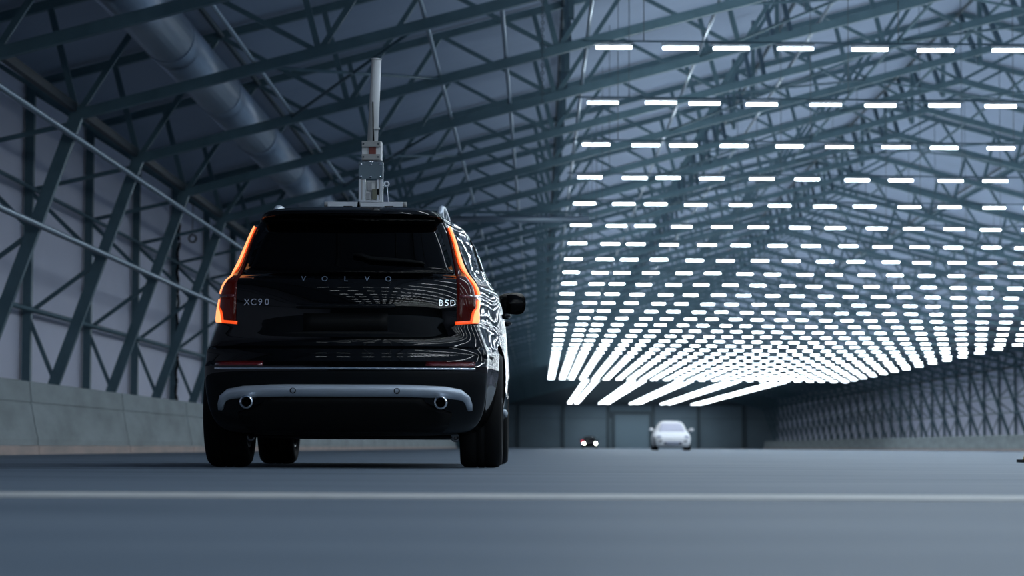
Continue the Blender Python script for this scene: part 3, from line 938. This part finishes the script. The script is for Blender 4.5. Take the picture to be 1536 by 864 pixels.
# ------------------------------------------------------------------ mast on the roof
mast = empty('roof_mast', (SX + .05, SY + 1.65, 1.70))
tag(mast, 'pale measuring mast with bolted brackets standing on the black car roof', 'mast')
MB().bar((-.30, 0, .085), (.215, 0, .085), .045, .032).build('cross_bar', M['alu'], mast)
for x in (-.312, .227):
    MB().tube((x - .012, 0, .085), (x + .012, 0, .085), .018, 12).build('bar_end_cap', M['mastgrey'], mast)
for x in (-.16, .12):
    MB().box(x - .03, x + .03, -.05, .05, -.02, .07).build('bar_foot', M['blackplastic'], mast)
MB().box(-.085, .075, -.03, .06, .10, .112).build('base_plate', M['alu'], mast)
for x in (-.067, .055):
    MB().box(x - .021, x + .021, -.02, .03, .112, .375).build('profile_upright', M['alu'], mast)
    MB().box(x - .004, x + .004, -.023, -.019, .115, .37).build('profile_slot', M['mastgrey'], mast)
pl = MB().box(-.088, .076, -.034, -.022, .258, .372).build('front_plate', M['plateblue'], mast)
for x in (-.072, -.006, .060):
    for z in (.272, .358):
        MB().lathe([(0, -.006), (.008, -.006), (.008, .002), (0, .002)], (x, -.034, z), 'y', 10).build('bolt', M['chrome'], pl)
MB().box(-.042, .032, -.005, .03, .115, .25).build('actuator_body', M['mastwhite'], mast)
MB().box(-.030, .000, -.018, -.005, .18, .235).build('actuator_cover', M['alloy'], mast)
MB().box(-.038, -.012, -.018, -.005, .12, .165).build('actuator_foot', M['alloy'], mast)
MB().box(.004, .036, -.026, -.004, .118, .19).build('control_box', M['olive'], mast)
MB().box(.036, .05, -.026, -.004, .15, .19).build('connector', M['blackplastic'], mast)
MB().box(-.018, .012, -.012, .015, .372, .39).build('joint_pin', M['chrome'], mast)
ck = empty('clamp', (-.002, 0, .388), 0, mast)
MB().box(-.066, .068, -.02, .06, 0, .128).build('clamp_back', M['mastwhite'], ck)
for z in (.0, .09):
    MB().box(-.066, .060, -.045, -.018, z, z + .038).build('clamp_bar', M['mastgrey'], ck)
    for x in (-.054, .046):
        MB().lathe([(0, -.004), (.006, -.004), (.006, .002), (0, .002)], (x, -.045, z + .019), 'y', 8).build('clamp_screw', M['darksteel'], ck)
MB().box(-.018, .030, -.03, -.018, .040, .088).build('red_insert', M['darkred'], ck)
MB().tube((.0, .02, .50), (.024, .02, 1.085), .037, 24, .033).build('mast_tube', M['mastwhite'], mast)
MB().tube((.024, .02, 1.085), (.0245, .02, 1.093), .036, 24).build('mast_cap', M['mastwhite'], mast)
MB().path([(.012, -.022, .515), (.008, -.02, .60), (.006, -.019, .70), (.004, -.018, .79)], .004, 6).build('mast_cable', M['blackplastic'], mast)
MB().box(.012, .052, -.026, .0, .600, .611).build('cable_clip', M['mastwhite'], mast)
MB().torus((.10, 0, .225), .015, .006, 'y', 18, 6).build('eye_ring', M['alu'], mast)
MB().path([(.104, 0, .21), (.108, 0, .16), (.113, 0, .10)], .004, 6).build('ring_stem', M['alu'], mast)

# ------------------------------------------------------------------ white soft target car
tabw = [(0.16, 0.22, 4.05, 0.78), (0.22, 0.08, 4.15, 0.83), (0.32, 0.02, 4.2, 0.87), (0.46, 0.0, 4.22, 0.89), (0.56, 0.03, 4.22, 0.895), (0.64, 0.10, 4.2, 0.885), (0.70, 0.24, 4.16, 0.87),
        (0.76, 0.48, 4.10, 0.85), (0.82, 0.80, 4.0, 0.825), (0.87, 1.05, 3.92, 0.795), (0.92, 1.16, 3.84, 0.765), (1.02, 1.33, 3.68, 0.72), (1.12, 1.50, 3.5, 0.675), (1.22, 1.68, 3.3, 0.62), (1.31, 1.88, 3.05, 0.55), (1.37, 2.08, 2.85, 0.46), (1.40, 2.3, 2.6, 0.3)]
def plan_w(z, yr, yf, w):
    L = yf - yr
    return [(0, yr), (.45 * w, yr + .02 * L / 4), (.72 * w, yr + .10 * L / 4), (.88 * w, yr + .25 * L / 4), (.96 * w, yr + .55 * L / 4), (w, yr + .28 * L), (w, yr + .6 * L), (.97 * w, yr + .8 * L), (.85 * w, yf - .07 * L), (.5 * w, yf - .015 * L), (0, yf)]
WX, WY = (1010 - 808) * 114.0 / F_PX, 114.0
wsh = Shell(tabw, plan_w, 4)
wc = empty('white_car', (WX, WY, 0)); tag(wc, 'white test target car facing the camera in the middle of the hall', 'car')
wme = wsh.body(dense(tabw, .04)).mesh('body', M['whitefoam'])
wme = cut_arches(wme, (.82, 3.35), .36, .60, 1.2, .31); inst('body', wme, wc)
for s in (-1, 1):
    for y in (.82, 3.35): wheel(wc, s * .76, y, .31, .2, s, M['foamgrey'], False)
    wsh.ribbon([(s * .50, .43, .025), (s * .58, .44, .035), (s * .66, .44, .03)], .01, .02).build('air_intake', M['foamdark'], wc)
    wsh.patch([(z, wsh.at_x(.55 + .1 * (z - .6), z), wsh.at_x(.74, z)) for z in (.58, .62, .66, .70)], .008, 5, .015, s).build('headlight', M['foamgrey'], wc)
    mr = empty('side_mirror', (s * .96, 1.45, .99), 0, wc)
    MB().lathe([(0, -.06), (.06, -.05), (.075, 0), (.05, .06), (0, .08)], (0, 0, 0), 'y', 16).build('mirror_cap', M['whitefoam'], mr).scale = (1.4, 1, 1)
    MB().tube((-s * .20, .02, -.06), (-s * .05, 0, -.02), .025, 8).build('mirror_arm', M['whitefoam'], mr)
wsh.wide_patch([(z, hx) for z, hx in ((.90, .60), (1.0, .58), (1.1, .545), (1.2, .50), (1.28, .44))], .008, 14, .015).build('windscreen', M['foamglass'], wc)
wsh.wide_patch([(z, hx) for z, hx in ((.26, .40), (.34, .44), (.42, .40))], .008, 12, .015).build('grille', M['foamgrey'], wc)
for s in (-1, 1):
    wsh.ribbon([(s * .28, .33, .03), (s * .36, .33, .045), (s * .42, .33, .03)], .014, .02).build('grille_opening', M['foamdark'], wc)
MB().box(-.09, .09, 2.3, 2.5, 1.395, 1.50).box(-.06, .06, 2.32, 2.48, 1.5, 1.54).build('roof_box', M['plateblue'], wc).location = (.18, 0, 0)

# ------------------------------------------------------------------ dark car with headlights on
DX, DY = (885.4 - 808) * 262.0 / F_PX, 262.0
tabd = [(a[0] * .95, a[1], a[2], a[3]) for a in tabw]
dsh = Shell(tabd, plan_w, 4)
dc = empty('dark_car', (DX, DY, 0)); tag(dc, 'distant dark car with both headlights shining near the end wall', 'car')
dme = dsh.body(dense(tabd, .05)).mesh('body', M['blackpaint'])
dme = cut_arches(dme, (.82, 3.35), .36, .60, 1.2, .31); inst('body', dme, dc)
dsh.wide_patch([(z, hx) for z, hx in ((.87, .60), (.97, .58), (1.07, .545), (1.2, .46))], .008, 14, .015).build('windscreen', M['blackglass'], dc)
for s in (-1, 1):
    for y in (.82, 3.35): wheel(dc, s * .76, y, .31, .2, s, M['alloy'], False)
    p = dsh.pt(dsh.at_x(.63, .55), .55, 0.0, s)
    MB().lathe([(0, -.04), (.08, -.035), (.10, 0), (.10, .05), (0, .05)], (p.x, p.y, p.z), 'y', 18).build('headlight', M['headlight'], dc)
    mr = empty('side_mirror', (s * .94, 1.4, .93), 0, dc)
    MB().lathe([(0, -.06), (.06, -.05), (.075, 0), (.05, .06), (0, .08)], (0, 0, 0), 'y', 12).build('mirror_cap', M['blackpaint'], mr).scale = (1.4, 1, 1)
    MB().tube((-s * .20, .02, -.06), (-s * .05, 0, -.02), .025, 8).build('mirror_arm', M['blackpaint'], mr)
MB().lathe([(0, -.06), (.06, -.05), (.09, 0), (.06, .06), (0, .08)], (-.80, .75, .80), 'y', 14).build('red_glow_bead', M['redglow'], dc)  # added glowing bead standing in for a red glow beside the headlight

# ------------------------------------------------------------------ cone at the right edge
cn = empty('traffic_cone', (4.955, 24.2, 0)); tag(cn, 'yellow traffic cone on a black base cut off by the right edge', 'cone')
MB().box(-.172, .172, -.172, .172, 0, .03).build('base', M['rubber'], cn)
MB().lathe([(.0, .03), (.145, .03), (.135, .05), (.035, .50), (.028, .51), (0, .51)], (0, 0, 0), 'z', 24).build('cone_body', M['yellow'], cn)
